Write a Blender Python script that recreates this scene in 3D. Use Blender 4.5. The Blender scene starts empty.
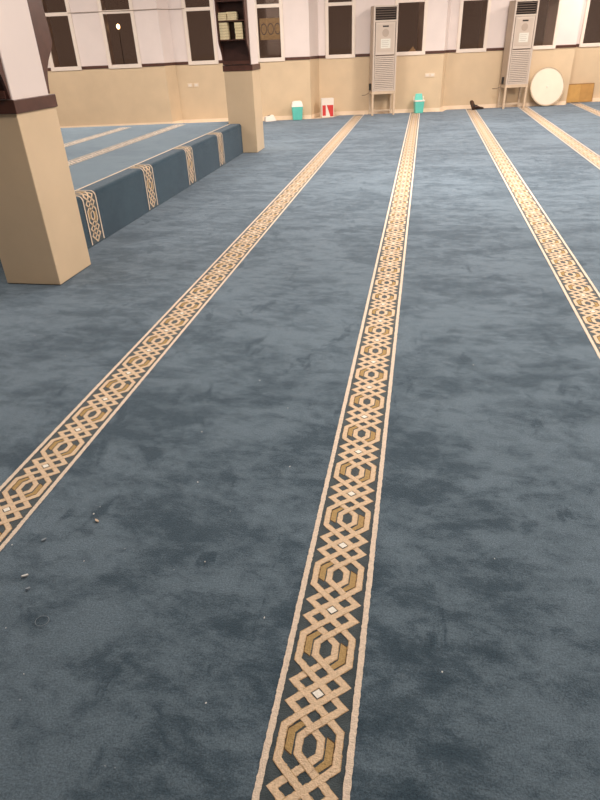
import bpy, bmesh, math, random
from math import pi, sin, cos
from mathutils import Vector, Matrix
random.seed(7)
sc = bpy.context.scene
COL = sc.collection

# ---------------------------------------------------------------- camera
cam_d = bpy.data.cameras.new('camera')
cam = bpy.data.objects.new('camera', cam_d); COL.objects.link(cam)
Rr = Vector((0.98270898, 0.18144255, -0.03690059))
Uu = Vector((-0.06288124, 0.51449252, 0.85518618))
Ff = Vector((-0.17415224, 0.83807879, -0.51700575))
cam.matrix_world = Matrix(((Rr.x, Uu.x, -Ff.x, 0), (Rr.y, Uu.y, -Ff.y, 0), (Rr.z, Uu.z, -Ff.z, 1.5), (0, 0, 0, 1)))
cam_d.sensor_fit = 'VERTICAL'; cam_d.sensor_height = 36; cam_d.lens = 589.28 / 800 * 36
cam_d.clip_start = 0.02; cam_d.clip_end = 200
sc.camera = cam

# ---------------------------------------------------------------- world, exposure, lights
w = bpy.data.worlds.new('night'); sc.world = w; w.use_nodes = True
bg = w.node_tree.nodes['Background']; bg.inputs[0].default_value = (0.062, 0.038, 0.028, 1); bg.inputs[1].default_value = 1.0
sc.view_settings.view_transform = 'Standard'; sc.view_settings.look = 'None'
sc.view_settings.gamma = 1; sc.view_settings.use_curve_mapping = False
sc.view_settings.exposure = 0.48

def area(name, loc, size, power, col, sy=None):
    l = bpy.data.lights.new(name, 'AREA'); l.energy = power; l.color = col; l.size = size
    if sy: l.shape = 'RECTANGLE'; l.size_y = sy
    o = bpy.data.objects.new(name, l); COL.objects.link(o); o.location = loc
    return o
WARM = (1.0, 0.885, 0.79)
CEIL = 3.6
LIGHTS = [(-7.0, 7.2, 80), (-7.2, 10.8, 85), (-2.6, 11.8, 120), (2.0, 12.6, 170), (4.5, 15.6, 95),
          (0.6, 7.6, 195), (5.0, 8.2, 165), (-0.5, 2.8, 52), (3.4, 2.8, 105), (-5.2, 3.4, 48)]
LAMP_AT = ['above the far left of the platform', 'above the platform end by the left windows', 'between the far pillar and the left air conditioner', 'before the right air conditioner', 'close to the wall at the far right',
           'above the middle of the striped carpet', 'at mid depth by the right wall', 'nearest the camera over the central stripe', 'near the camera on the right', 'near the camera left of the near pillar']
for i, (x, y, p) in enumerate(LIGHTS):
    area('ceiling_lamp_light', (x, y, CEIL - 0.1), 1.2, p, WARM, 0.6)

# ---------------------------------------------------------------- materials
def mat(name, col, rough=0.6, bump=0.0, bscale=60, var=0.0, vscale=5, spec=0.5, metal=0, sheen=0, emit=None):
    m = bpy.data.materials.new(name); m.use_nodes = True
    nt = m.node_tree; N = nt.nodes; L = nt.links; b = N['Principled BSDF']
    b.inputs['Base Color'].default_value = (*col, 1); b.inputs['Roughness'].default_value = rough
    b.inputs['Specular IOR Level'].default_value = spec; b.inputs['Metallic'].default_value = metal
    if sheen: b.inputs['Sheen Weight'].default_value = sheen; b.inputs['Sheen Roughness'].default_value = 0.5
    tc = N.new('ShaderNodeTexCoord')
    if var:
        n = N.new('ShaderNodeTexNoise'); n.inputs['Scale'].default_value = vscale; n.inputs['Detail'].default_value = 5
        L.new(tc.outputs['Object'], n.inputs['Vector'])
        r = N.new('ShaderNodeMapRange'); r.inputs[1].default_value = 0.3; r.inputs[2].default_value = 0.7
        r.inputs[3].default_value = 1 - var; r.inputs[4].default_value = 1 + var; L.new(n.outputs[0], r.inputs[0])
        v = N.new('ShaderNodeVectorMath'); v.operation = 'SCALE'; v.inputs[0].default_value = col
        L.new(r.outputs[0], v.inputs['Scale']); L.new(v.outputs[0], b.inputs['Base Color'])
    if bump:
        n = N.new('ShaderNodeTexNoise'); n.inputs['Scale'].default_value = bscale; n.inputs['Detail'].default_value = 4
        L.new(tc.outputs['Object'], n.inputs['Vector'])
        bp = N.new('ShaderNodeBump'); bp.inputs['Strength'].default_value = bump; bp.inputs['Distance'].default_value = 0.01
        L.new(n.outputs[0], bp.inputs['Height']); L.new(bp.outputs[0], b.inputs['Normal'])
    if emit:
        b.inputs['Emission Color'].default_value = (*emit[0], 1); b.inputs['Emission Strength'].default_value = emit[1]
    return m

def carpet_mat(name, lo, hi, fine=0.42):
    """deep pile: patches where the nap lies in different directions, plus tufts"""
    m = bpy.data.materials.new(name); m.use_nodes = True
    nt = m.node_tree; N = nt.nodes; L = nt.links; b = N['Principled BSDF']
    b.inputs['Roughness'].default_value = 0.95; b.inputs['Specular IOR Level'].default_value = 0.1
    b.inputs['Sheen Weight'].default_value = 0.35; b.inputs['Sheen Roughness'].default_value = 0.55
    b.inputs['Sheen Tint'].default_value = (0.72, 0.84, 1.0, 1)
    tc = N.new('ShaderNodeTexCoord')
    def noise(scale, det, sx=1.0, sy=1.0, rot=0.0, dist=0.0, rough=0.55):
        mp = N.new('ShaderNodeMapping'); mp.inputs['Scale'].default_value = (sx, sy, 1); mp.inputs['Rotation'].default_value = (0, 0, rot)
        L.new(tc.outputs['Object'], mp.inputs[0])
        n = N.new('ShaderNodeTexNoise'); n.inputs['Scale'].default_value = scale; n.inputs['Detail'].default_value = det
        n.inputs['Distortion'].default_value = dist; n.inputs['Roughness'].default_value = rough
        L.new(mp.outputs[0], n.inputs['Vector']); return n.outputs[0]
    def mth(op, a, c):
        x = N.new('ShaderNodeMath'); x.operation = op
        for k, q in enumerate((a, c)):
            if isinstance(q, (int, float)): x.inputs[k].default_value = q
            else: L.new(q, x.inputs[k])
        return x.outputs[0]
    def mr(a, f0, f1, t0, t1):
        r = N.new('ShaderNodeMapRange'); r.interpolation_type = 'SMOOTHSTEP'
        for k, q in enumerate((f0, f1, t0, t1)): r.inputs[k + 1].default_value = q
        L.new(a, r.inputs[0]); return r.outputs[0]
    big = mr(noise(0.8, 4, 0.8, 1.1, 0.3, 0.4), 0.35, 0.66, 0, 1)
    med = mr(noise(2.6, 9, 0.65, 1.4, -0.2, 0.35, 0.72), 0.36, 0.64, 0, 1)
    med2 = mr(noise(9, 9, 0.8, 1.3, 0.5, 0.3, 0.75), 0.36, 0.64, 0, 1)
    f = noise(170, 4, rough=0.8)
    t = mth('ADD', mth('MULTIPLY', big, 0.27), mth('ADD', mth('MULTIPLY', med, 0.38), mth('MULTIPLY', med2, 0.35)))
    # trodden marks: darker short smears
    marks = mr(noise(4.5, 7, 1.5, 0.7, 0.7, 0.5, 0.62), 0.58, 0.70, 0, 0.38)
    t = mth('SUBTRACT', t, marks)
    t = mr(t, 0.12, 0.80, 0, 1)
    mix = N.new('ShaderNodeMix'); mix.data_type = 'RGBA'
    mix.inputs[6].default_value = (*lo, 1); mix.inputs[7].default_value = (*hi, 1); L.new(t, mix.inputs[0])
    s = N.new('ShaderNodeVectorMath'); s.operation = 'SCALE'
    L.new(mix.outputs[2], s.inputs[0]); L.new(mr(f, 0.3, 0.7, 1 - fine, 1 + fine), s.inputs['Scale'])
    L.new(s.outputs[0], b.inputs['Base Color'])
    bp = N.new('ShaderNodeBump'); bp.inputs['Strength'].default_value = 0.8; bp.inputs['Distance'].default_value = 0.004
    h = f; L.new(h, bp.inputs['Height']); L.new(bp.outputs[0], b.inputs['Normal'])
    return m

M = {}
M['carpet'] = carpet_mat('blue_pile', (0.026, 0.048, 0.067), (0.102, 0.143, 0.178))
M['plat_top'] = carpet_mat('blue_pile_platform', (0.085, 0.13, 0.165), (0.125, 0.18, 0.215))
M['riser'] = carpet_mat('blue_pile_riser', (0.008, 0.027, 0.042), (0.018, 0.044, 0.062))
M['field'] = mat('stripe_field', (0.056, 0.072, 0.080), 0.95, 0.4, 260, 0.22, 40, 0.1, sheen=0.3)
M['cream'] = mat('cream_yarn', (0.70, 0.525, 0.36), 0.95, 0.5, 260, 0.13, 120, 0.1, sheen=0.2)
M['edge'] = mat('edge_yarn', (0.73, 0.60, 0.48), 0.95, 0.5, 260, 0.12, 120, 0.1, sheen=0.2)
M['pale'] = mat('pale_yarn', (0.80, 0.70, 0.60), 0.95, 0.5, 260, 0.12, 120, 0.1, sheen=0.2)
M['outline'] = mat('tan_outline', (0.52, 0.35, 0.20), 0.95, 0.4, 260, 0.15, 120, 0.1)
M['gold'] = mat('gold_yarn', (0.43, 0.29, 0.13), 0.95, 0.5, 260, 0.15, 120, 0.1)
M['brown'] = mat('brown_outline', (0.11, 0.062, 0.032), 0.95, 0.4, 260, 0.15, 120, 0.1)
M['white_yarn'] = mat('white_yarn', (0.86, 0.82, 0.74), 0.95, 0.4, 260, 0.05, 120, 0.1)
M['tan'] = mat('tan_paint', (0.67, 0.515, 0.345), 0.32, 0.03, 9, 0.045, 3, 0.4)
M['white'] = mat('pinkish_white_paint', (0.78, 0.68, 0.645), 0.5, 0.03, 9, 0.03, 3, 0.4)
M['wood'] = mat('dark_wood', (0.085, 0.032, 0.022), 0.35, 0.05, 30, 0.2, 12, 0.5)
M['wood_in'] = mat('dark_wood_inside', (0.045, 0.018, 0.014), 0.5, 0.05, 30, 0.2, 12, 0.3)
M['frame'] = mat('window_frame', (0.82, 0.71, 0.62), 0.4, 0, 1, 0.02, 4, 0.5)
M['tile'] = mat('cream_tile', (0.84, 0.68, 0.52), 0.3, 0.02, 9, 0.05, 4, 0.5)
M['ceil'] = mat('ceiling_paint', (0.78, 0.72, 0.66), 0.8, 0.02, 9, 0.02, 3, 0.3)
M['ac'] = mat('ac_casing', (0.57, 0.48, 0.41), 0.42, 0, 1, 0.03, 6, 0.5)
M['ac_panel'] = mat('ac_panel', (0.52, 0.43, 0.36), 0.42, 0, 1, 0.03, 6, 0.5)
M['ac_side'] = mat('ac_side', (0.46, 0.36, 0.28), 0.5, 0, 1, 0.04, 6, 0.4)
M['ac_dark'] = mat('ac_dark', (0.035, 0.024, 0.02), 0.6)
M['ac_groove'] = mat('ac_groove', (0.17, 0.125, 0.10), 0.7)
M['slat'] = mat('ac_slat', (0.16, 0.115, 0.09), 0.5)
M['sticker'] = mat('sticker', (0.66, 0.64, 0.57), 0.5, 0, 1, 0.05, 60)
M['ink'] = mat('faint_ink', (0.42, 0.36, 0.32), 0.6)
M['badge'] = mat('round_badge', (0.40, 0.32, 0.26), 0.5)
M['stand'] = mat('stand_paint', (0.60, 0.46, 0.33), 0.5, 0, 1, 0.12, 8)
M['black'] = mat('black_plastic', (0.02, 0.017, 0.016), 0.4)
M['cable'] = mat('grey_cable', (0.30, 0.22, 0.16), 0.6)
M['teal'] = mat('teal_plastic', (0.13, 0.56, 0.47), 0.35, 0, 1, 0.05, 9)
M['lidw'] = mat('white_plastic', (0.82, 0.76, 0.70), 0.35)
M['red'] = mat('red_print', (0.62, 0.045, 0.04), 0.45)
M['card'] = mat('white_card', (0.80, 0.72, 0.64), 0.55)
M['dish'] = mat('cream_laminate', (0.80, 0.66, 0.54), 0.38, 0.02, 6, 0.03, 5)
M['rim'] = mat('dull_rim', (0.46, 0.36, 0.25), 0.6, 0, 1, 0.15, 14)
M['board'] = mat('golden_brown_board', (0.50, 0.27, 0.085), 0.5, 0.05, 20, 0.10, 8)
M['board2'] = mat('board_light', (0.56, 0.32, 0.10), 0.5, 0.05, 20, 0.08, 8)
M['board_back'] = mat('board_edge', (0.36, 0.19, 0.07), 0.5)
M['page'] = mat('book_pages', (0.88, 0.76, 0.50), 0.8, 0.2, 200, 0.12, 70)
M['cover'] = mat('book_cover', (0.56, 0.43, 0.23), 0.5, 0, 1, 0.12, 30)
M['socket'] = mat('white_socket', (0.78, 0.64, 0.50), 0.3)
M['leather'] = mat('dark_brown_leather', (0.055, 0.022, 0.012), 0.4, 0.1, 90)
M['sole'] = mat('shoe_sole', (0.025, 0.016, 0.012), 0.7)
M['lint'] = mat('lint', (0.62, 0.62, 0.60), 0.9)
M['lint_dim'] = mat('grey_lint', (0.22, 0.26, 0.30), 0.9)
M['chip'] = mat('tan_chip', (0.55, 0.42, 0.31), 0.8)
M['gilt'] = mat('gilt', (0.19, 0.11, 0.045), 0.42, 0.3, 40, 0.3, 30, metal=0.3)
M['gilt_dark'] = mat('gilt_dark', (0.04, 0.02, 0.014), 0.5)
M['cloth'] = mat('tan_cloth', (0.50, 0.36, 0.22), 0.8, 0.2, 50, 0.15, 12)
M['glow'] = mat('reflected_glow', (1, 0.8, 0.5), 0.5, emit=((1.0, 0.62, 0.30), 7.0))
M['diffuser'] = mat('lamp_diffuser', (0.9, 0.9, 0.88), 0.5, emit=((1.0, 0.90, 0.78), 2.0))
M['steel'] = mat('dark_steel', (0.05, 0.04, 0.035), 0.4, metal=0.6)

def glass_mat():
    m = bpy.data.materials.new('window_glass'); m.use_nodes = True
    nt = m.node_tree; N = nt.nodes; L = nt.links; N.remove(N['Principled BSDF'])
    tr = N.new('ShaderNodeBsdfTransparent'); tr.inputs[0].default_value = (0.90, 0.86, 0.82, 1)
    gl = N.new('ShaderNodeBsdfGlossy'); gl.inputs['Roughness'].default_value = 0.04; gl.inputs[0].default_value = (0.85, 0.8, 0.76, 1)
    fr = N.new('ShaderNodeFresnel'); fr.inputs[0].default_value = 1.45
    mx = N.new('ShaderNodeMixShader'); L.new(fr.outputs[0], mx.inputs[0]); L.new(tr.outputs[0], mx.inputs[1]); L.new(gl.outputs[0], mx.inputs[2])
    L.new(mx.outputs[0], N['Material Output'].inputs[0]); return m
M['glass'] = glass_mat()

# ---------------------------------------------------------------- helpers
def tag(o, label=None, cat=None, group=None, kind=None):
    if label: o['label'] = label
    if cat: o['category'] = cat
    if group: o['group'] = group
    if kind: o['kind'] = kind
    return o

class MB:
    """collects shapes with a material index each, builds ONE object"""
    def __init__(s): s.v = []; s.f = []; s.m = []; s.mats = []
    def mi(s, k):
        if k not in s.mats: s.mats.append(k)
        return s.mats.index(k)
    def poly(s, pts, k):
        n = len(s.v); s.v += [tuple(p) for p in pts]; s.f.append(list(range(n, n + len(pts)))); s.m.append(s.mi(k))
    def hexa(s, p, k):      # p: 8 points, bottom 4 ccw then top 4 ccw
        n = len(s.v); s.v += [tuple(q) for q in p]
        for f in ((3, 2, 1, 0), (4, 5, 6, 7), (0, 1, 5, 4), (1, 2, 6, 5), (2, 3, 7, 6), (3, 0, 4, 7)):
            s.f.append([n + i for i in f]); s.m.append(s.mi(k))
    def box(s, x0, x1, y0, y1, z0, z1, k):
        s.hexa([(x0, y0, z0), (x1, y0, z0), (x1, y1, z0), (x0, y1, z0), (x0, y0, z1), (x1, y0, z1), (x1, y1, z1), (x0, y1, z1)], k)
    def prism(s, pts, z0, z1, k, top=None):     # ccw outline
        n = len(s.v); c = len(pts)
        s.v += [(x, y, z0) for x, y in pts] + [(x, y, z1) for x, y in pts]
        s.f.append([n + i for i in reversed(range(c))]); s.m.append(s.mi(k))
        s.f.append([n + c + i for i in range(c)]); s.m.append(s.mi(top or k))
        for i in range(c):
            j = (i + 1) % c; s.f.append([n + i, n + j, n + c + j, n + c + i]); s.m.append(s.mi(k))
    def lathe(s, prof, k, c=(0, 0), n=28, sx=1, sy=1):
        rings = []
        for r, z in prof:
            b = len(s.v); s.v += [(c[0] + sx * r * cos(2 * pi * i / n), c[1] + sy * r * sin(2 * pi * i / n), z) for i in range(n)]; rings.append(b)
        for a, b in zip(rings, rings[1:]):
            for i in range(n):
                j = (i + 1) % n; s.f.append([a + i, a + j, b + j, b + i]); s.m.append(s.mi(k))
        s.f.append([rings[0] + i for i in reversed(range(n))]); s.m.append(s.mi(k))
        s.f.append([rings[-1] + i for i in range(n)]); s.m.append(s.mi(k))
    def tube(s, pts, r, k, n=8):
        rings = []
        for i, p in enumerate(pts):
            p = Vector(p); d = (Vector(pts[min(i + 1, len(pts) - 1)]) - Vector(pts[max(i - 1, 0)])).normalized()
            a = d.cross(Vector((0, 0, 1)));
            if a.length < 1e-3: a = Vector((1, 0, 0))
            a.normalize(); b = d.cross(a); st = len(s.v)
            s.v += [tuple(p + r * (cos(2 * pi * q / n) * a + sin(2 * pi * q / n) * b)) for q in range(n)]; rings.append(st)
        for a, b in zip(rings, rings[1:]):
            for i in range(n):
                j = (i + 1) % n; s.f.append([a + i, a + j, b + j, b + i]); s.m.append(s.mi(k))
        s.f.append([rings[0] + i for i in range(n)]); s.m.append(s.mi(k))
        s.f.append([rings[-1] + i for i in reversed(range(n))]); s.m.append(s.mi(k))
    def build(s, name, parent=None, bevel=0, smooth=False, seg=2, fix=True):
        me = bpy.data.meshes.new(name); me.from_pydata(s.v, [], s.f)
        for k in s.mats: me.materials.append(M[k])
        me.polygons.foreach_set('material_index', s.m)
        if fix:
            bm = bmesh.new(); bm.from_mesh(me); bmesh.ops.recalc_face_normals(bm, faces=bm.faces); bm.to_mesh(me); bm.free()
        if smooth:
            for p in me.polygons: p.use_smooth = True
        me.update()
        o = bpy.data.objects.new(name, me); COL.objects.link(o)
        if parent: o.parent = parent
        if bevel:
            b = o.modifiers.new('bevel', 'BEVEL'); b.width = bevel; b.segments = seg; b.limit_method = 'ANGLE'; b.angle_limit = 0.6
        return o

def empty(name, loc, rz=0, parent=None):
    o = bpy.data.objects.new(name, None); COL.objects.link(o); o.empty_display_size = 0.1
    o.location = loc; o.rotation_euler = (0, 0, rz)
    if parent: o.parent = parent
    return o

# back wall frame: u runs along the wall, off = distance out into the room
WB, WK = 0.28, 16.1
WS = math.hypot(1, WB); TX, TY = 1 / WS, WB / WS; NX, NY = WB / WS, -1 / WS
WROT = math.atan(WB)
def wp(u, off, z=0.0): return (u * TX + off * NX, WK + u * TY + off * NY, z)
def wxy(u, off): return wp(u, off)[:2]

# ---------------------------------------------------------------- setting
XL, XR, YB = -9.6, 8.0, -4.0
U0, U1 = -9.6, 7.2
def wall_y(x): return WK + WB * x
b = MB(); b.prism([(XL, YB), (XR, YB), (XR, wall_y(XR) + .3), (XL, wall_y(XL) + .3)], -0.15, -0.016, 'tile')
tag(b.build('floor'), kind='structure')
b = MB(); b.prism([(XL - .2, YB - .2), (XR + .2, YB - .2), (XR + .2, wall_y(XR) + .5), (XL - .2, wall_y(XL) + .5)], CEIL, CEIL + .15, 'ceil')
tag(b.build('ceiling'), kind='structure')
def plain_wall(name, x0, x1, y0, y1):
    b = MB(); b.box(x0, x1, y0, y1, -0.15, 1.2, 'tan'); b.box(x0, x1, y0, y1, 1.2, CEIL, 'white'); tag(b.build(name), kind='structure')
plain_wall('wall_left', XL - .2, XL, YB, wall_y(XL) + .4)
plain_wall('wall_right', XR, XR + .2, YB, wall_y(XR) + .4)
plain_wall('wall_front', XL - .2, XR + .2, YB - .2, YB)

# the wall steps back at each pier: bays between the steps, given as (u, off) of both ends
BAYS = [(-9.6, .10, -5.98, .34), (-5.77, .03, -2.76, .37), (-2.50, -.12, .345, .22), (.53, -.14, 3.50, .13), (3.505, -.38, 8.6, .10)]
UC, DC = -4.34, WK / WS
def face_off(u):
    for a, oa, c, oc in BAYS:
        if u <= c: return oa + (oc - oa) * (u - a) / (c - a)
    return .3
def fix_u(u, off_cal=0.0):
    """position on the wall seen in the photo as u on the plane off_cal -> u on the real face"""
    v = u
    for _ in range(6): v = UC + (u - UC) * (DC - face_off(v)) / (DC - off_cal)
    return v
def bay_rot(u):
    for a, oa, c, oc in BAYS:
        if u <= c: return WROT - math.atan((oc - oa) / (c - a))
    return WROT
def on_wall(u, off_cal=0.0, out=0.0, z=0.0):
    v = fix_u(u, off_cal); return wp(v, face_off(v) + out, z), bay_rot(v)
WIN_ = [(-8.52, -7.85), (-7.26, -6.52), (-5.48, -4.80), (-3.94, -3.29), (-2.36, -1.67), (-0.79, -0.035), (0.69, 1.41), (2.37, 3.07), (3.64, 4.36), (5.2, 5.9)]
WIN = [(fix_u(a), fix_u(c)) for a, c in WIN_]
SILL = 1.18; WTOP = 2.95
segs = []
def add_seg(u0, o0, u1, o1, win=False): segs.append((u0, o0, u1, o1, win))
for k, (a, oa, c, oc) in enumerate(BAYS):
    cur = a
    for (w0, w1) in WIN:
        if a <= w0 < c:
            if w0 > cur + 1e-6: add_seg(cur, face_off(cur) if cur > a else oa, w0, face_off(w0))
            add_seg(w0, face_off(w0), w1, face_off(w1), True); cur = w1
    add_seg(cur, face_off(cur) if cur > a else oa, c, oc)
    if k + 1 < len(BAYS): add_seg(c, oc, BAYS[k + 1][0], BAYS[k + 1][1])
b = MB(); tr = MB()
TH = 0.6
def seg_prism(b, u0, o0, u1, o1, z0, z1, k):
    b.prism([wxy(u0, o0), wxy(u1, o1), wxy(u1, -TH), wxy(u0, -TH)], z0, z1, k)
for (u0, o0, u1, o1, win) in segs:
    if win:
        seg_prism(b, u0, o0, u1, o1, -0.15, SILL, 'tan'); seg_prism(b, u0, o0, u1, o1, WTOP, CEIL, 'white')
    else:
        seg_prism(b, u0, o0, u1, o1, -0.15, 1.2, 'tan'); seg_prism(b, u0, o0, u1, o1, 1.2, CEIL, 'white')
        e = 0.018
        tr.prism([wxy(u0, o0 + e), wxy(u1, o1 + e), wxy(u1, o1 - .0), wxy(u0, o0 - .0)], 1.195, 1.25, 'wood')
tag(b.build('wall_back'), kind='structure')
tag(tr.build('trim_1'), kind='structure')
bb = MB()
for (u0, o0, u1, o1, win) in segs:
    bb.prism([wxy(u0, o0 + .015), wxy(u1, o1 + .015), wxy(u1, o1), wxy(u0, o0)], -0.012, 0.07, 'tile')
tag(bb.build('baseboard_back'), kind='structure')

# windows: frame with a transom and two panes
def window(i, u0, u1):
    um = (u0 + u1) / 2; r = empty('window_%d' % i, wp(um, face_off(um), SILL), bay_rot(um)); tag(r, kind='structure')
    hw = (u1 - u0) / 2; H = WTOP - SILL; fw = 0.075; y0, y1 = -0.022, 0.05
    f = MB()
    f.box(-hw, -hw + fw, y0, y1, 0, H, 'frame'); f.box(hw - fw, hw, y0, y1, 0, H, 'frame')
    f.box(-hw + fw, hw - fw, y0, y1, 0, fw, 'frame'); f.box(-hw + fw, hw - fw, y0, y1, H - fw, H, 'frame')
    f.box(-hw + fw, hw - fw, y0 + .01, y1, 1.01, 1.075, 'frame')
    f.build('window_frame', r, 0.004)
    p = MB(); p.box(-hw + fw - .005, hw - fw + .005, 0.02, 0.026, fw - .005, 1.015, 'glass'); p.build('pane', r)
    p = MB(); p.box(-hw + fw - .005, hw - fw + .005, 0.02, 0.026, 1.07, H - fw + .005, 'glass'); p.build('pane', r)
for i, (u0, u1) in enumerate(WIN): window(i + 1, u0, u1)

# ---------------------------------------------------------------- carpet with woven border stripes
P = 0.2777
class Jit:
    def __init__(s, amp): s.a = amp
    def __call__(s): return random.uniform(-s.a, s.a)

def ribbon(b, pts, w, z, k, fn, step=0.006, amp=0.0009, z2=None):
    """flat woven band along a polyline with slightly ragged edges; fn maps pattern coords to the surface"""
    P_ = [Vector(p) for p in pts]; L = []
    n = len(P_)
    dirs = [(P_[i + 1] - P_[i]).normalized() for i in range(n - 1)]
    samp = []
    for i in range(n - 1):
        ln = (P_[i + 1] - P_[i]).length; m = max(1, int(round(ln / step)))
        for j in range(m):
            if j == 0 or (w * .62 < j / m * ln < ln - w * .62): samp.append((P_[i].lerp(P_[i + 1], j / m), i, j == 0))
    samp.append((P_[-1], n - 2, True))
    for (p, i, corner) in samp:
        d = dirs[i]; nn = Vector((-d.y, d.x)); sc_ = 1.0
        if corner and 0 < i and p is not samp[-1][0]:
            d0 = dirs[i - 1]; mdir = (d0 + d); 
            if mdir.length > 1e-4:
                mdir.normalize(); nn = Vector((-mdir.y, mdir.x)); sc_ = min(1.6, 1 / max(0.3, nn.dot(Vector((-d.y, d.x)))))
        h = w / 2
        L.append((p + nn * (h * sc_ + random.uniform(-amp, amp)), p - nn * (h * sc_ + random.uniform(-amp, amp))))
    for (a0, c0), (a1, c1) in zip(L, L[1:]):
        b.poly([fn(a0.x, a0.y, z), fn(c0.x, c0.y, z), fn(c1.x, c1.y, z), fn(a1.x, a1.y, z)], k)

def m_(pts): return [(x / 1000, y / 1000) for x, y in pts]
# strands of one repeat; y = 0 at the white dot, octagon centre at y = 139
S_OUT = [(0, -31), (36, 0), (72, 31), (36, 62), (0, 93), (-27, 118), (-27, 160), (0, 185), (36, 216), (72, 247), (36, 278), (0, 309)]
S_OUT2 = [(-x, y) for x, y in S_OUT]
# outer ring: from the lattice (0,31) out to the octagon side and back to (0,247)
S_RING = [(-36, 0), (0, 31), (36, 62), (73, 96), (73, 182), (36, 216), (0, 247), (-36, 278)]
S_RING2 = [(-x, y) for x, y in S_RING]
GOLD1 = [(-60, 124), (-60, 174), (-33, 197), (-17, 193), (-41, 168), (-41, 112)]
GOLD2 = [(-x, 278 - y) for x, y in GOLD1]
CROSS = [(0, 31), (36, 0), (-36, 0), (36, 62), (-36, 62), (0, 93), (0, 185), (36, 216), (-36, 216), (0, 247)]

def stripe(b, fn, n0, n1, half=0.113, near=True, lim=None, cr='cream', gd='gold'):
    """n0..n1 repeats of the knot pattern plus the two border lines; fn(x, y, z)->xyz"""
    st = 0.006 if near else 0.04; am = 0.0013 if near else 0
    y0, y1 = n0 * P, n1 * P
    if lim: y0, y1 = lim
    b.poly([fn(-half + .004, y0, 0.0004), fn(half - .004, y0, 0.0004), fn(half - .004, y1, 0.0004), fn(-half + .004, y1, 0.0004)], 'field')
    for sx in (-1, 1):
        ribbon(b, [(sx * (half - 0.009), y0), (sx * (half - 0.009), y1)], 0.0175, 0.003, 'edge', fn, 0.008 if near else 0.08, 0.0012 if near else 0)
    for i in range(n0, n1):
        oy = i * P
        def F(x, y, z): return fn(x, y + oy, z)
        sc2 = P / 0.278
        def q(pts): return [(x / 1000, y / 1000 * sc2) for x, y in pts]
        ez = 0.00009 * (i % 2)
        for j, S in enumerate((S_OUT, S_OUT2)):
            ribbon(b, q(S[1:11]), 0.0205, 0.0012 + ez + j * .00018, 'outline', F, st, am); ribbon(b, q(S[1:11]), 0.0176, 0.0016 + ez + j * .00018, cr, F, st, am)
        for j, S in enumerate((S_RING, S_RING2)):
            ribbon(b, q(S[:8]), 0.0205, 0.0020 + ez + j * .00018, 'outline', F, st, am); ribbon(b, q(S[:8]), 0.0176, 0.0024 + ez + j * .00018, cr, F, st, am)
        # where the other strand passes over
        over = [((36, 0), 1, 1), ((-36, 216), 1, 1), ((0, 93), 1, -1), ((0, 185), -1, -1), ((-36, 62), 1, -1), ((36, 216), 1, 1)]
        for jj, ((cx, cy), dx, dy) in enumerate(over):
            s = 14.0; ez = jj * .00002
            pts = q([(cx - s * dx, cy - s * dy * .86), (cx + s * dx, cy + s * dy * .86)])
            ribbon(b, pts, 0.0205, 0.0028 + ez, 'outline', F, st, am * .5)
            s = 15.0
            pts = q([(cx - s * dx, cy - s * dy * .86), (cx + s * dx, cy + s * dy * .86)])
            ribbon(b, pts, 0.0174, 0.0031 + ez, cr, F, st, am * .5)
        for G in (GOLD1, GOLD2):
            c = [sum(p_[0] for p_ in G) / 6, sum(p_[1] for p_ in G) / 6]
            big = [(c[0] + (x - c[0]) * 1.13, c[1] + (y - c[1]) * 1.07) for x, y in G]
            b.poly([F(x, y, 0.0008) for x, y in q(big)], 'brown'); b.poly([F(x, y, 0.0011) for x, y in q(G)], gd)
        d = q([(0, -14), (16, 0), (0, 14), (-16, 0)])
        b.poly([F(x, y, 0.0035) for x, y in d], 'white_yarn')

STR = [-1.487, -0.179, 1.125, 2.362, 3.68]
# outline of the laid carpet, following the foot of the back wall
edge_uo = [(-9.0, .24), (-6.1, .44), (-5.85, .40), (-2.72, .47), (-2.30, .47), (-2.05, .02), (.40, .30), (.60, -.04), (3.45, .22), (3.72, -.20), (8.2, .20)]
top_edge = [wxy(u, o) for u, o in edge_uo]
b = MB()
b.prism([(XL + .02, YB + .05), (XR - .02, YB + .05), (XR - .02, top_edge[-1][1]), *reversed([p for p in top_edge if p[0] < XR - .05]), (XL + .02, top_edge[0][1])], -0.012, 0, 'carpet')
DOT0 = 0.933
for sx in STR:
    # length available up to the carpet edge
    yend = None
    for (p, q_) in zip(top_edge, top_edge[1:]):
        if p[0] <= sx <= q_[0]: yend = p[1] + (q_[1] - p[1]) * (sx - p[0]) / (q_[0] - p[0])
    yend = min([yend] + [p[1] for p in top_edge if abs(p[0] - sx) < .12]) - .01
    n_hi = int((yend - DOT0) / P)
    n_near = 18
    fn = (lambda x, y, z, sx=sx: (sx + x, DOT0 + y, z))
    stripe(b, fn, -4, n_near)
    stripe(b, fn, n_near, n_hi, near=False)
    stripe(b, fn, 0, 0, near=False, lim=(n_hi * P, yend - DOT0))
carpet = b.build('carpet', fix=False); carpet.location.z = -0.0038
tag(carpet, 'blue deep-pile wall-to-wall carpet with cream and gold interlaced border stripes', 'carpet')

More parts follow.
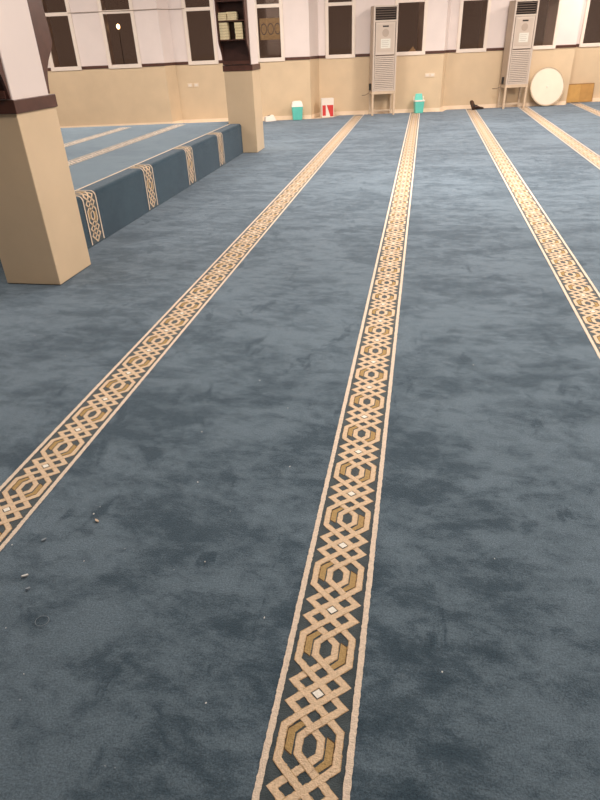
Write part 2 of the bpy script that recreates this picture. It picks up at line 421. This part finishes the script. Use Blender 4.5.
# ---------------------------------------------------------------- pillars
def pillar(y0, label):
    x0, x1, d = -3.07, -2.62, 0.49
    r = empty('pillar', ((x0 + x1) / 2, y0 + d / 2, 0)); tag(r, label, 'pillar', 'square pillars by the platform')
    hw, hd = (x1 - x0) / 2, d / 2
    b = MB(); b.box(-hw, hw, -hd, hd, 0.0, 1.18, 'tan'); b.build('lower_shaft', r, 0.006)['label'] = 'tan glossy lower shaft'
    b = MB(); b.box(-hw - .012, hw + .012, -hd - .012, hd + .012, 1.175, 1.257, 'wood'); b.build('band', r, 0.004)['label'] = 'dark brown wooden band'
    b = MB(); b.box(-hw, hw, -hd, hd - .055, 1.25, CEIL, 'white'); b.build('upper_shaft', r, 0.006)['label'] = 'pinkish white upper shaft'
    return r
pillar(3.868, 'large tan and white square pillar nearest the camera, at the left edge')
pillar(10.06, 'smaller looking square pillar at the far end of the carpeted platform')

# wall shelf hung on a pillar face: side panels with a curved bracket foot, back panel, two shelves
def shelf(yface, dirn, label):
    """dirn -1: hangs on the face towards the camera, +1: on the far face"""
    r = empty('wall_shelf', (-2.85, yface + dirn * 0.002, 1.262), 0 if dirn < 0 else pi); tag(r, label, 'shelf', 'wooden shelves hung on the pillars')
    W = 0.222; D = 0.155 if dirn < 0 else 0.205
    prof = [(0, 0), (-.012, 0.0), (-.020, .06), (-.035, .12), (-.06, .17), (-.10, .22), (-.14, .27), (-D, .33), (-D, 1.35), (0, 1.35)]
    if dirn > 0: prof = [(0, 0), (-.03, 0), (-.036, .05), (-.052, .11), (-.075, .16), (-.105, .20), (-.15, .245), (-.19, .285), (-.208, .32), (-.205, .38), (-.19, .50), (-.19, 1.35), (0, 1.35)]
    for s in (-1, 1):
        b = MB(); xa, xb = (s * W, s * (W - .02)) if s < 0 else (s * (W - .02), s * W)
        n = len(b.v); c = len(prof)
        b.v += [(xa, y, z) for y, z in prof] + [(xb, y, z) for y, z in prof]
        b.f.append(list(range(c))); b.f.append([c + i for i in reversed(range(c))]); b.m += [b.mi('wood')] * 2
        for i in range(c):
            j = (i + 1) % c; b.f.append([i, j, c + j, c + i]); b.m.append(0)
        b.build('side_panel', r, 0.002)
    b = MB(); b.box(-W + .02, W - .02, -.014, 0, 0, 1.35, 'wood_in'); b.build('back_panel', r)
    for z in (.315, .555, .80):
        b = MB(); b.box(-W + .02, W - .02, -D + .006, -.014, z, z + .016, 'wood'); b.build('shelf_board', r, 0.002)
    b = MB(); b.box(-W + .02, W - .02, -.030, -.014, .003, .05, 'wood'); b.build('bottom_rail', r, 0.002)
    b = MB(); b.box(-W - .01, W + .01, -D - .01, 0.0, 1.35, 1.375, 'wood'); b.build('top_board', r, 0.003)
    return r
shelf(10.06, -1, 'dark wooden shelf with stacked books on the far pillar, facing the camera')
shelf(3.868, -1, 'dark wooden shelf on the near pillar, facing the camera, cut by the left edge')
shelf(3.868 + .437, 1, 'dark wooden shelf with a curved foot on the far side of the near pillar')

# books in the far pillar's shelf
def book_mesh(wd, dp, th):
    r = empty('book', (0, 0, 0))
    b = MB(); b.box(-wd / 2 + .003, wd / 2 - .003, -dp / 2 + .003, dp / 2 - .002, .0025, th - .0025, 'page'); b.build('pages', r)
    b = MB(); b.box(-wd / 2, wd / 2, -dp / 2, dp / 2, 0, .0025, 'cover'); b.box(-wd / 2, wd / 2, -dp / 2, dp / 2, th - .0025, th, 'cover'); b.box(-wd / 2, wd / 2, dp / 2 - .002, dp / 2, 0.002, th - .002, 'cover'); b.build('cover', r)
    return r
def copy_tree(o, parent=None):
    kids = list(o.children); c = o.copy(); COL.objects.link(c)
    if parent: c.parent = parent
    for k in kids: copy_tree(k, c)
    return c
ORD = {0: 'bottom', 1: 'second from bottom', 2: 'third from bottom', 3: 'fourth from bottom', 4: 'fifth from bottom', 5: 'topmost'}
proto = None
for (sx, zb, n, th, wd, nm) in [(-.130, .331, 6, .036, .128, 'left stack on the lower shelf board'), (.105, .331, 6, .035, .118, 'right stack on the lower shelf board'),
                            (-.130, .571, 4, .025, .130, 'left stack on the upper shelf board'), (.012, .571, 4, .026, .140, 'right stack on the upper shelf board')]:
    for k in range(n):
        if proto is None: proto = book_mesh(.128, .118, .036); o = proto
        else: o = copy_tree(proto)
        o.scale = (wd / .128, 1, th / .036)
        o.location = (-2.85 + sx + random.uniform(-.005, .005), 10.06 - .078 + random.uniform(-.006, .004), 1.262 + zb + k * th)
        o.rotation_euler = (0, 0, random.uniform(-.03, .03))
        pos = ORD[k] if k < n - 1 else 'topmost'
        tag(o, 'pale book lying flat, %s in the %s' % (pos, nm), 'book', 'books stacked in the pillar shelf')

# ---------------------------------------------------------------- raised carpeted platform
ZP = 0.437; XE = -2.86; XS = -3.035
r = empty('raised_platform', (-5.2, 7.2, 0)); tag(r, 'low raised platform covered in blue carpet, running between the two pillars', 'platform')
def plat(b, pts, z0, z1, k): b.prism([(x + 5.2, y - 7.2) for x, y in pts], z0, z1, k)
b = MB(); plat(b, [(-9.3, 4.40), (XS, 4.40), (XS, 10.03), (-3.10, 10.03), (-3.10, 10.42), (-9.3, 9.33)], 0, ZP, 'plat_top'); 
# stripes woven in the top carpet
for cx, y0, y1 in ((-3.90, 4.5, 10.22), (-4.735, 4.5, 10.05)):
    fn = (lambda x, y, z, cx=cx: (cx + x * .85 + 5.2, y - 7.2 + DOT0, z + ZP))
    n0 = int(math.ceil((y0 - DOT0) / P)); n1 = int((y1 - DOT0) / P)
    stripe(b, fn, n0, n1, near=False, cr='pale', gd='pale')
o = b.build('top_carpet', r); o['label'] = 'light blue carpet top with cream patterned stripes'
# seam tape
b = MB(); b.box(XS - .014 + 5.2, XS + .004 + 5.2, 4.40 - 7.2, 10.03 - 7.2, ZP, ZP + .004, 'edge'); b.build('seam_line', r)['label'] = 'thin cream seam line along the edge'
# riser carpet with rounded nosing
b = MB(); RR = 0.04
prof = [(XE, 0.0), (XE, ZP - RR)] + [(XE - RR + RR * cos(t), ZP - RR + RR * sin(t)) for t in [pi / 2 * k / 6 for k in range(1, 7)]] + [(XS, ZP), (XS, 0)]
pr = [(x + 5.2, z) for x, z in prof]; c = len(pr); ys = [4.40 - 7.2 + k * (10.045 - 4.40) / 40 for k in range(41)]
for y in ys: b.v += [(x, y, z) for x, z in pr]
for i in range(40):
    for j in range(c):
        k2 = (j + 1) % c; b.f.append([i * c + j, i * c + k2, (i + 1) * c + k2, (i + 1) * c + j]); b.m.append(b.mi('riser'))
b.f.append(list(range(c))); b.m.append(0); b.f.append([40 * c + j for j in reversed(range(c))]); b.m.append(0)
# arc-length mapping of the cross section, so stripes bend over the nosing
arc = [(XE, 0.012)] + [p for p in prof[1:-1]]
lens = [0]
for p, q_ in zip(arc, arc[1:]): lens.append(lens[-1] + math.hypot(q_[0] - p[0], q_[1] - p[1]))
def on_arc(s, z):
    s = max(0, min(lens[-1] - 1e-5, s))
    for i in range(len(lens) - 1):
        if lens[i] <= s <= lens[i + 1]:
            t = (s - lens[i]) / (lens[i + 1] - lens[i]); p, q_ = arc[i], arc[i + 1]
            dx, dz = q_[0] - p[0], q_[1] - p[1]; l = math.hypot(dx, dz)
            return p[0] + dx * t + dz / l * z, p[1] + dz * t - dx / l * z
rb = MB()
tot = lens[-1]
for cy in (4.955, 6.262, 7.555, 8.872):
    def fn(x, y, z, cy=cy):
        px, pz = on_arc(y + 0.10, z * 1.5 + .001); return (px + 5.2, cy - 7.2 + x, pz)
    HB = 0.113
    # split the field in rows so it follows the nosing
    rows = [tot * k / 40 - 0.10 for k in range(41)]
    for a, c2 in zip(rows, rows[1:]):
        rb.poly([fn(-HB, a, .0004), fn(HB, a, .0004), fn(HB, c2, .0004), fn(-HB, c2, .0004)], 'field')
        for s in (-1, 1):
            rb.poly([fn(s * HB - .009, a, .003), fn(s * HB + .009, a, .003), fn(s * HB + .009, c2, .003), fn(s * HB - .009, c2, .003)], 'edge')
    for i in range(-1, 3):
        oy = i * P
        for S in (S_OUT[1:11], S_OUT2[1:11], S_RING, S_RING2):
            pts = [(x / 1000, y / 1000) for x, y in S]
            keep = []
            for x, y in pts:
                if -.095 < y + oy < tot - .10 - .004: keep.append((x, y + oy))
                elif len(keep) > 1: break
                else: keep = []
            if len(keep) > 1: ribbon(rb, keep, .0165, .0018, 'cream', fn, .01, 0)
        for G in (GOLD1, GOLD2):
            if all(-.095 < y / 1000 + oy < tot - .105 for x, y in G): rb.poly([fn(x / 1000, y / 1000 + oy, .001) for x, y in G], 'gold')
n = len(b.v); b.v += rb.v
for f, m in zip(rb.f, rb.m): b.f.append([n + i for i in f]); b.m.append(b.mi(rb.mats[m]))
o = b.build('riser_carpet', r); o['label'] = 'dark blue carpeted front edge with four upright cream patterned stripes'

# ---------------------------------------------------------------- standing air conditioners on steel frames
def ac(u, label):
    fu = fix_u(u, .5); r = empty('air_conditioner', wp(UC + (u - UC) * (DC - face_off(fu) - .25) / (DC - .47), face_off(fu) + .25, 0), WROT); tag(r, label, 'air conditioner', 'standing air conditioners at the back wall')
    W = 0.268; F_, B_ = -0.20, 0.17; Z0, Z1 = 0.50, 2.14
    # casing as a shell with an open outlet
    b = MB()
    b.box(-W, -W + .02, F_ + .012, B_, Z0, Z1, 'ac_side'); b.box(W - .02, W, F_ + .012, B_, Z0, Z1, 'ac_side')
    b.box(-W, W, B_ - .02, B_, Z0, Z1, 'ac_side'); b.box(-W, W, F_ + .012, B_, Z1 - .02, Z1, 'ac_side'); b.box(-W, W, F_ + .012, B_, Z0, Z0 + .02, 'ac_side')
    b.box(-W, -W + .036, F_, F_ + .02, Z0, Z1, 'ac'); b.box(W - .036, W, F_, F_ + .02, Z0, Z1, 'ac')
    b.box(-W + .036, W - .036, F_, F_ + .02, Z1 - .03, Z1, 'ac'); b.box(-W + .036, W - .036, F_, F_ + .02, Z0, Z0 + .03, 'ac')
    b.box(-W + .036, W - .036, F_, F_ + .02, 1.84, 1.875, 'ac')
    b.box(-W + .036, W - .036, F_ + .018, F_ + .03, Z0 + .03, 1.84, 'ac_groove')
    b.build('casing', r, 0.004)
    # outlet
    b = MB(); b.box(-W + .036, W - .036, F_ + .06, F_ + .07, 1.875, Z1 - .03, 'ac_dark'); o = b.build('air_outlet', r)
    o['label'] = 'dark air outlet with horizontal louvres'
    for k in range(5):
        b = MB(); z = 1.905 + k * .044; b.hexa([(-W + .036, F_ + .004, z), (W - .036, F_ + .004, z), (W - .036, F_ + .03, z + .008), (-W + .036, F_ + .03, z + .008), (-W + .036, F_ + .004, z + .008), (W - .036, F_ + .004, z + .008), (W - .036, F_ + .03, z + .016), (-W + .036, F_ + .03, z + .016)], 'slat'); b.build('louvre', o)
    # control panel
    b = MB(); b.box(-W + .05, W - .05, F_ - .004, F_ + .019, 1.22, 1.835, 'ac'); b.box(-W + .085, W - .085, F_ - .010, F_ - .003, 1.28, 1.80, 'ac_panel'); p = b.build('front_panel', r, 0.003)
    b = MB(); b.box(-.065, .065, F_ - .016, F_ - .009, 1.745, 1.772, 'black'); b.build('display', p)['label'] = 'small black display'
    b = MB(); b.lathe([(.075, F_ - .009), (.075, F_ - .013), (.060, F_ - .013)], 'badge', n=28)
    b.v = [(x, z, 1.635 + y) for x, y, z in b.v]; b.build('round_emblem', p)
    b = MB(); b.box(-.10, .115, F_ - .0125, F_ - .009, 1.345, 1.525, 'sticker')
    for k in range(4): b.box(-.08, .06 + .02 * (k % 2), F_ - .0135, F_ - .012, 1.375 + k * .036, 1.383 + k * .036, 'ink')
    b.build('sticker', p)['label'] = 'white sticker with printed lines'
    # intake grille: slats
    g = MB(); g.box(-W + .045, -W + .058, F_ - .004, F_ + .019, Z0 + .03, 1.215, 'ac'); g.box(W - .058, W - .045, F_ - .004, F_ + .019, Z0 + .03, 1.215, 'ac')
    N_ = 18
    for k in range(N_):
        z = Z0 + .035 + k * (1.205 - Z0 - .035) / N_
        g.hexa([(-W + .058, F_ - .004, z), (W - .058, F_ - .004, z), (W - .058, F_ + .017, z + .010), (-W + .058, F_ + .017, z + .010),
                (-W + .058, F_ - .004, z + .022), (W - .058, F_ - .004, z + .022), (W - .058, F_ + .017, z + .030), (-W + .058, F_ + .017, z + .030)], 'ac')
    g.build('intake_grille', r)
    # steel stand
    s = MB(); a = .040
    s.box(-W - .005, W + .005, F_ - .005, F_ + a, Z0 - .06, Z0 - .001, 'stand'); s.box(-W - .005, W + .005, B_ - a, B_, Z0 - .06, Z0 - .001, 'stand')
    s.box(-W - .005, -W + a, F_ + a, B_ - a, Z0 - .06, Z0 - .001, 'stand'); s.box(W - a, W + .005, F_ + a, B_ - a, Z0 - .06, Z0 - .001, 'stand')
    cb = MB(); cb.box(-W + a, W - a, B_ - a, B_ - .005, .06, .09, 'stand')
    st = s.build('stand', r, 0.002); cb.build('crossbar', st); st['label'] = 'cream painted steel stand under the cabinet'
    for x in (-W - .003, W - a):
        for y in (F_ - .003, B_ - a - .002):
            l = MB(); l.box(x, x + a + .003, y, y + a + .003, 0.0, Z0 - .06, 'stand'); l.build('leg', st, 0.002)
    # black plug box and cable on the left side
    b = MB(); b.box(-W - .045, -W - .003, -.07, -.03, .52, .66, 'black'); b.build('switch_box', r, 0.004)['label'] = 'black switch box on the left side'
    b = MB(); b.tube([(-W - .024, -.05, .53), (-W - .05, -.04, .46), (-W - .12, .03, .42), (-W - .17, .15, .41)], .008, 'cable'); b.build('cable', r, smooth=True)
    return r
ac(-1.125, 'tall cream air conditioner on a stand, the left one, above the teal and red bins')
ac(1.975, 'tall cream air conditioner on a stand, the right one, beside the round disc')

# ---------------------------------------------------------------- small things along the wall
ZT = -0.002
# teal bin 1 with white lid band
def bin_(loc, label, swing):
    r = empty('waste_bin', loc, WROT); tag(r, label, 'bin', 'teal plastic bins at the back wall')
    b = MB()
    def ring(hw, hd, z): return [(-hw, -hd, z), (hw, -hd, z), (hw, hd, z), (-hw, hd, z)]
    b.hexa(ring(.105, .085, 0) + ring(.125, .10, .27), 'teal'); b.build('body', r, 0.012, seg=3); r.scale = (.88, .88, .94) if swing else (1, 1, 1.05)
    if swing:
        f = MB()   # open white rim with the lid tipped up behind it
        f.box(-.135, .135, -.11, -.085, .262, .295, 'lidw'); f.box(-.135, -.112, -.085, .085, .262, .295, 'lidw'); f.box(.112, .135, -.085, .085, .262, .295, 'lidw'); f.box(-.135, .135, .085, .11, .262, .295, 'lidw')
        f.box(-.135, -.115, .06, .085, .295, .37, 'lidw'); f.box(.115, .135, .06, .085, .295, .37, 'lidw')
        f.build('rim', r, 0.004)['label'] = 'white rim with two hinge posts'
        l = MB(); l.hexa([(-.112, .03, .27), (.112, .03, .27), (.112, .055, .265), (-.112, .055, .265), (-.085, .06, .43), (.085, .06, .43), (.085, .08, .43), (-.085, .08, .43)], 'teal'); l.build('lid', r, 0.006)['label'] = 'teal lid tipped open'
    else:
        f = MB(); f.hexa(ring(.13, .105, .262) + ring(.105, .08, .36), 'lidw'); f.box(-.09, .09, -.055, .055, .36, .372, 'lidw'); f.build('lid', r, 0.01, seg=3)['label'] = 'white domed lid'
    return r
bin_(wp(-3.10, .56, 0), 'small teal bin with a closed white lid, nearest the far pillar', False)
bin_(wp(-.22, .40, 0), 'small teal bin with a white rim and tipped lid, right of the left air conditioner', True)
# red and white carton
r = empty('carton', wp(-2.37, .28, ZT), WROT); tag(r, 'small red and white carton standing on the floor left of the air conditioners', 'carton')
W_ = .142
b = MB(); b.box(-W_, W_, -.09, .09, 0, .40, 'card'); b.build('box', r, 0.003)
b = MB(); y = -.0915
b.poly([(-W_ + .02, y, .04), (-.045, y, .04), (-.045, y, .26), (-W_ + .02, y, .26)], 'red')
b.poly([(-.02, y, .26), (.06, y, .02), (W_ - .012, y, .02), (W_ - .012, y, .26)], 'red')
b.build('red_print', r, fix=False)['label'] = 'red printed front with a white slanting stripe'
# white box at the pillar
r = empty('tissue_box', wp(-3.73, .56, 0), WROT + .25); tag(r, 'small white wedge shaped box with a dark hole, beside the far pillar', 'box')
b = MB(); b.hexa([(-.13, -.08, 0), (.13, -.08, 0), (.13, .08, 0), (-.13, .08, 0), (-.12, -.05, .10), (.07, -.05, .13), (.07, .06, .13), (-.12, .06, .10)], 'card'); b.build('box', r, 0.006)
b = MB(); b.lathe([(.032, 0), (.032, .003)], 'gilt_dark', n=16, sx=1.2, sy=.8); o = b.build('hole', r); o.location = (-.03, 0, .118); o.rotation_euler = (0, -.15, 0)
# round disc leaning on the wall
RD = .42
r = empty('round_disc', wp(2.90, .36, .002), WROT); r.rotation_euler = (-0.27, 0, WROT)
tag(r, 'large round cream disc leaning against the wall right of the air conditioner', 'disc')
b = MB(); b.lathe([(RD - .026, 0), (RD - .026, .022)], 'dish', n=64); b.v = [(x, -z, RD + y) for x, y, z in b.v]; b.build('face', r, 0.003)
b = MB()
n = 64
for i in range(n):
    t0, t1 = 2 * pi * i / n, 2 * pi * (i + 1) / n
    q8 = []
    for yy in (0.002, -.028):
        pass
    pa = [((RD - .026) * cos(t), (RD - .026) * sin(t)) for t in (t0, t1)]; pb = [(RD * cos(t), RD * sin(t)) for t in (t0, t1)]
    b.hexa([(pa[0][0], -.026, RD + pa[0][1]), (pb[0][0], -.026, RD + pb[0][1]), (pb[1][0], -.026, RD + pb[1][1]), (pa[1][0], -.026, RD + pa[1][1]),
            (pa[0][0], .002, RD + pa[0][1]), (pb[0][0], .002, RD + pb[0][1]), (pb[1][0], .002, RD + pb[1][1]), (pa[1][0], .002, RD + pa[1][1])], 'rim')
b.build('rim', r)['label'] = 'dull brownish rim'
b = MB(); b.lathe([(.022, 0), (.022, .006), (.014, .010)], 'sticker', n=20); b.v = [(x, -.022 - z, RD + y) for x, y, z in b.v]; b.build('centre_cap', r, smooth=False)
# golden brown board
r = empty('wooden_panel', wp(3.99, -.21, .002), WROT); r.rotation_euler = (-0.10, 0, WROT)
tag(r, 'golden brown rectangular panel leaning low against the wall near the right edge', 'panel')
b = MB(); b.box(-.335, .005, -.02, 0, 0, .40, 'board2'); b.box(.005, .335, -.02, 0, 0, .40, 'board'); b.build('board', r, 0.003)
b = MB(); b.box(-.337, .337, -.024, -.0, .392, .408, 'board_back'); b.box(-.343, -.333, -.024, 0, 0, .405, 'board_back'); b.box(.333, .343, -.024, 0, 0, .405, 'board_back'); b.build('edging', r)['label'] = 'darker brown edging'

# shoes at the edge of the carpet
def shoe(loc, rz, label):
    r = empty('shoe', loc, rz); tag(r, label, 'shoe', 'dark shoes at the foot of the back wall')
    bm = MB()
    secs = [(-.13, .028, .055, .0), (-.12, .036, .085, 0), (-.08, .040, .095, 0), (-.03, .040, .078, 0), (.03, .046, .056, 0), (.09, .046, .046, 0), (.125, .034, .036, 0), (.138, .014, .026, 0)]
    n = 12; 
    for (x, hw, h, z) in secs:
        for i in range(n):
            t = 2 * pi * i / n; bm.v.append((x, hw * cos(t), .018 + (h - .018) * (0.5 + 0.5 * sin(t))))
    for k in range(len(secs) - 1):
        for i in range(n):
            j = (i + 1) % n; bm.f.append([k * n + i, k * n + j, (k + 1) * n + j, (k + 1) * n + i]); bm.m.append(bm.mi('leather'))
    bm.f.append(list(reversed(range(n)))); bm.m.append(0); bm.f.append([(len(secs) - 1) * n + i for i in range(n)]); bm.m.append(0)
    bm.build('upper', r, smooth=True)
    s = MB(); out = [(-.135, -.028), (-.10, -.038), (0, -.040), (.08, -.048), (.125, -.036), (.143, 0), (.125, .036), (.08, .048), (0, .040), (-.10, .038), (-.135, .028)]
    s.prism(out, 0, .02, 'sole'); s.build('sole', r, 0.003)
    o = MB(); o.lathe([(.030, .084), (.030, .097)], 'black', c=(-.085, 0), n=16, sx=1.3); o.build('opening', r)
    return r
o = shoe(wp(1.12, .27, .086), WROT + pi / 2, 'dark brown shoe tipped up against the wall foot by the third stripe')
o.rotation_euler = (0, -0.70, WROT + pi / 2)
shoe(wp(1.29, .24, 0), WROT + .35, 'dark brown shoe lying flat at the wall foot, right of the tipped up one')

# wall sockets
def socket(u, z, label, off=0.0):
    pos, rot = on_wall(u, 0, 0, z); r = empty('wall_socket', pos, rot); tag(r, label, 'socket', 'white wall sockets')
    b = MB(); b.box(-.055, .055, -.012, .001, -.04, .04, 'socket'); b.build('plate', r, 0.004)
    b = MB(); b.box(-.03, .03, -.016, -.011, -.015, .015, 'card'); b.build('insert', r)
socket(.05, .765, 'white wall socket, left of the two above the right teal bin')
socket(.17, .765, 'white wall socket, right of the two above the right teal bin')
socket(-5.50, .78, 'white wall socket, left of the pair left of the far pillar')
socket(-5.36, .78, 'white wall socket, right of the pair left of the far pillar')

# cable line across the left windows' piers
b = MB(); b.tube([wp(WIN[0][1] - .06, face_off(WIN[0][1]) + .03, 2.235), wp(WIN[1][0] + .2, face_off(WIN[1][0]) + .03, 2.235), wp(WIN[1][1], face_off(WIN[1][1]) + .03, 2.235), wp(-5.98, .36, 2.24), wp(-5.76, .045, 2.24), wp(WIN[2][0] + .05, face_off(WIN[2][0]) + .03, 2.24)], .006, 'cable', 6)
tag(b.build('conduit'), 'thin grey cable running level along the white wall between the left windows', 'cable')

# gilt reflection in the fourth window, modelled as a flat ornamented panel
gp, gr = on_wall(-3.58, 0, .003, 1.60); r = empty('gilt_reflection', gp, gr); tag(r, 'gold and brown reflection in the window right of the far pillar, modelled as an ornamented panel', 'reflection')
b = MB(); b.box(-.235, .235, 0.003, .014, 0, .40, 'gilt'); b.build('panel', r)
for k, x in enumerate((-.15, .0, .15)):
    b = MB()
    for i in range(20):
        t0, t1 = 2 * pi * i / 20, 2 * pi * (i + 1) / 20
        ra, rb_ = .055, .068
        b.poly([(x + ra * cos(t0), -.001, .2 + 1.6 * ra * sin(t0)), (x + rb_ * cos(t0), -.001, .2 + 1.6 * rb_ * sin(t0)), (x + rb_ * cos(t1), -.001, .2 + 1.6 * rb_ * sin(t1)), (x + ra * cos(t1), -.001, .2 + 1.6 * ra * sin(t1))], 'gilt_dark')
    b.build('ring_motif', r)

# tan wedge behind the glass of the sixth window
r = MB()
r.prism([(-.13, 0), (.10, 0), (.10, .16), (-.13, .16)], 0, .004, 'cloth')
r.v = r.v[:0]; r.f = []; r.m = []
r.v += [(-.14, 0, 0), (.11, 0, 0), (.11, .14, 0), (-.14, .14, 0), (.0, .05, .17), (.0, .1, .17)]
r.f += [[3, 2, 1, 0], [0, 1, 4], [1, 2, 5, 4], [2, 3, 5], [3, 0, 4, 5]]; r.m += [0] * 5
o = r.build('cloth_bundle'); o.scale = (1.1, .8, 1.0); gp, gr = on_wall(-.27, 0, -.20, 1.185); o.location = gp; o.rotation_euler = (0, 0, gr)
tag(o, 'tan pointed cloth bundle behind the glass, right of the left air conditioner', 'bundle')

# glowing globe added outside the second window in place of a lamp reflection
r = empty('lamp_reflection', wp(-7.10, -1.2, -.15), WROT); tag(r, 'small glowing globe added outside for the lamp reflection in the second window from the left', 'lamp')
b = MB(); b.tube([(0, 0, 0), (0, 0, 2.10)], .008, 'gilt_dark'); b.build('pole', r, smooth=True)
b = MB(); b.lathe([(.008, 2.10), (.03, 2.115), (.042, 2.15), (.03, 2.19), (.01, 2.205)], 'glow', n=14); b.build('globe', r, smooth=True)
b = MB(); b.prism([wxy(-12, -.62), wxy(12, -.62), wxy(12, -9), wxy(-12, -9)], -.35, -.15, 'gilt_dark'); tag(b.build('floor_outside'), kind='structure')

# ceiling lamps carrying the room's light
first = None
for i, (x, y, p) in enumerate(LIGHTS):
    if first is None:
        first = empty('ceiling_lamp', (0, 0, 0))
        b = MB(); b.box(-.64, .64, -.34, .34, .0, .06, 'frame'); b.build('housing', first, .004)
        b = MB(); b.box(-.6, .6, -.3, .3, -.012, 0.0, 'diffuser'); b.build('diffuser', first)
        o = first
    else: o = copy_tree(first)
    o.location = (x, y, CEIL - .06)
    tag(o, 'flat rectangular ceiling lamp panel ' + LAMP_AT[i], 'lamp', 'ceiling lamp panels')

# ---------------------------------------------------------------- bits on the carpet
def crumb(x, y, sx, sy, rz, k, name='lint'):
    bm = MB(); n = 7; hz = min(sx, sy) * .5
    pts = [(sx / 2 * cos(2 * pi * i / n) * random.uniform(.7, 1.1), sy / 2 * sin(2 * pi * i / n) * random.uniform(.7, 1.1)) for i in range(n)]
    bm.prism(pts, 0, hz, k); o = bm.build(name); o.location = (x, y, 0.0); o.rotation_euler = (0, 0, rz); return o
tag(crumb(-1.219, 1.191, .028, .009, .5, 'lint', 'paper_scrap'), 'white paper scrap, largest bit on the carpet near the left edge', 'paper scrap')
tag(crumb(-1.103, 1.478, .024, .009, -.5, 'chip', 'wood_chip'), 'small tan chip lying on dark carpet right of the left stripe', 'chip')
tag(crumb(-1.177, 1.142, .016, .010, .9, 'lint_dim', 'paper_scrap'), 'grey scrap just below the white paper scrap', 'paper scrap')
tag(crumb(-1.249, 1.357, .022, .008, .9, 'lint_dim', 'lint'), 'long grey lint thread beside the left stripe', 'lint')
SP = [(-1.052, 1.284), (-.935, 1.358), (-1.158, .992), (-1.012, .859), (-.977, .786), (-.727, 1.292), (-.634, 1.342), (-.471, .859), (-.666, .664), (-.64, .664), (-1.351, 1.317), (-1.133, 1.512), (-1.128, 1.553), (-.80, 1.75), (-.62, 1.60), (-.45, 1.9), (-.9, 2.1), (-.55, 2.35), (.35, 2.9), (.42, 2.1), (.33, 1.5), (.8, 2.6), (.48, .72), (-.38, 1.15), (-.75, 2.6), (.2, 3.4), (-2.1, 2.3), (-1.95, 2.75), (-2.3, 3.0), (-1.8, 1.95), (.15, 1.05)]
for x, y in SP:
    s = random.uniform(.0025, .0055)
    tag(crumb(x, y, s * random.uniform(1, 2), s, random.uniform(0, 3), random.choice(['lint', 'lint_dim', 'lint'])), 'tiny pale lint speck on the dark blue carpet', 'lint', 'tiny lint specks scattered over the near carpet')
# thread ring
bm = MB(); bm.tube([(.021 * cos(t), .019 * sin(t), .0010) for t in [2 * pi * i / 24 for i in range(25)]], .0008, 'lint_dim', 6)
o = bm.build('thread_loop'); o.location = (-1.06, 1.033, 0); tag(o, 'small round loop of grey thread on the carpet at the lower left', 'thread')
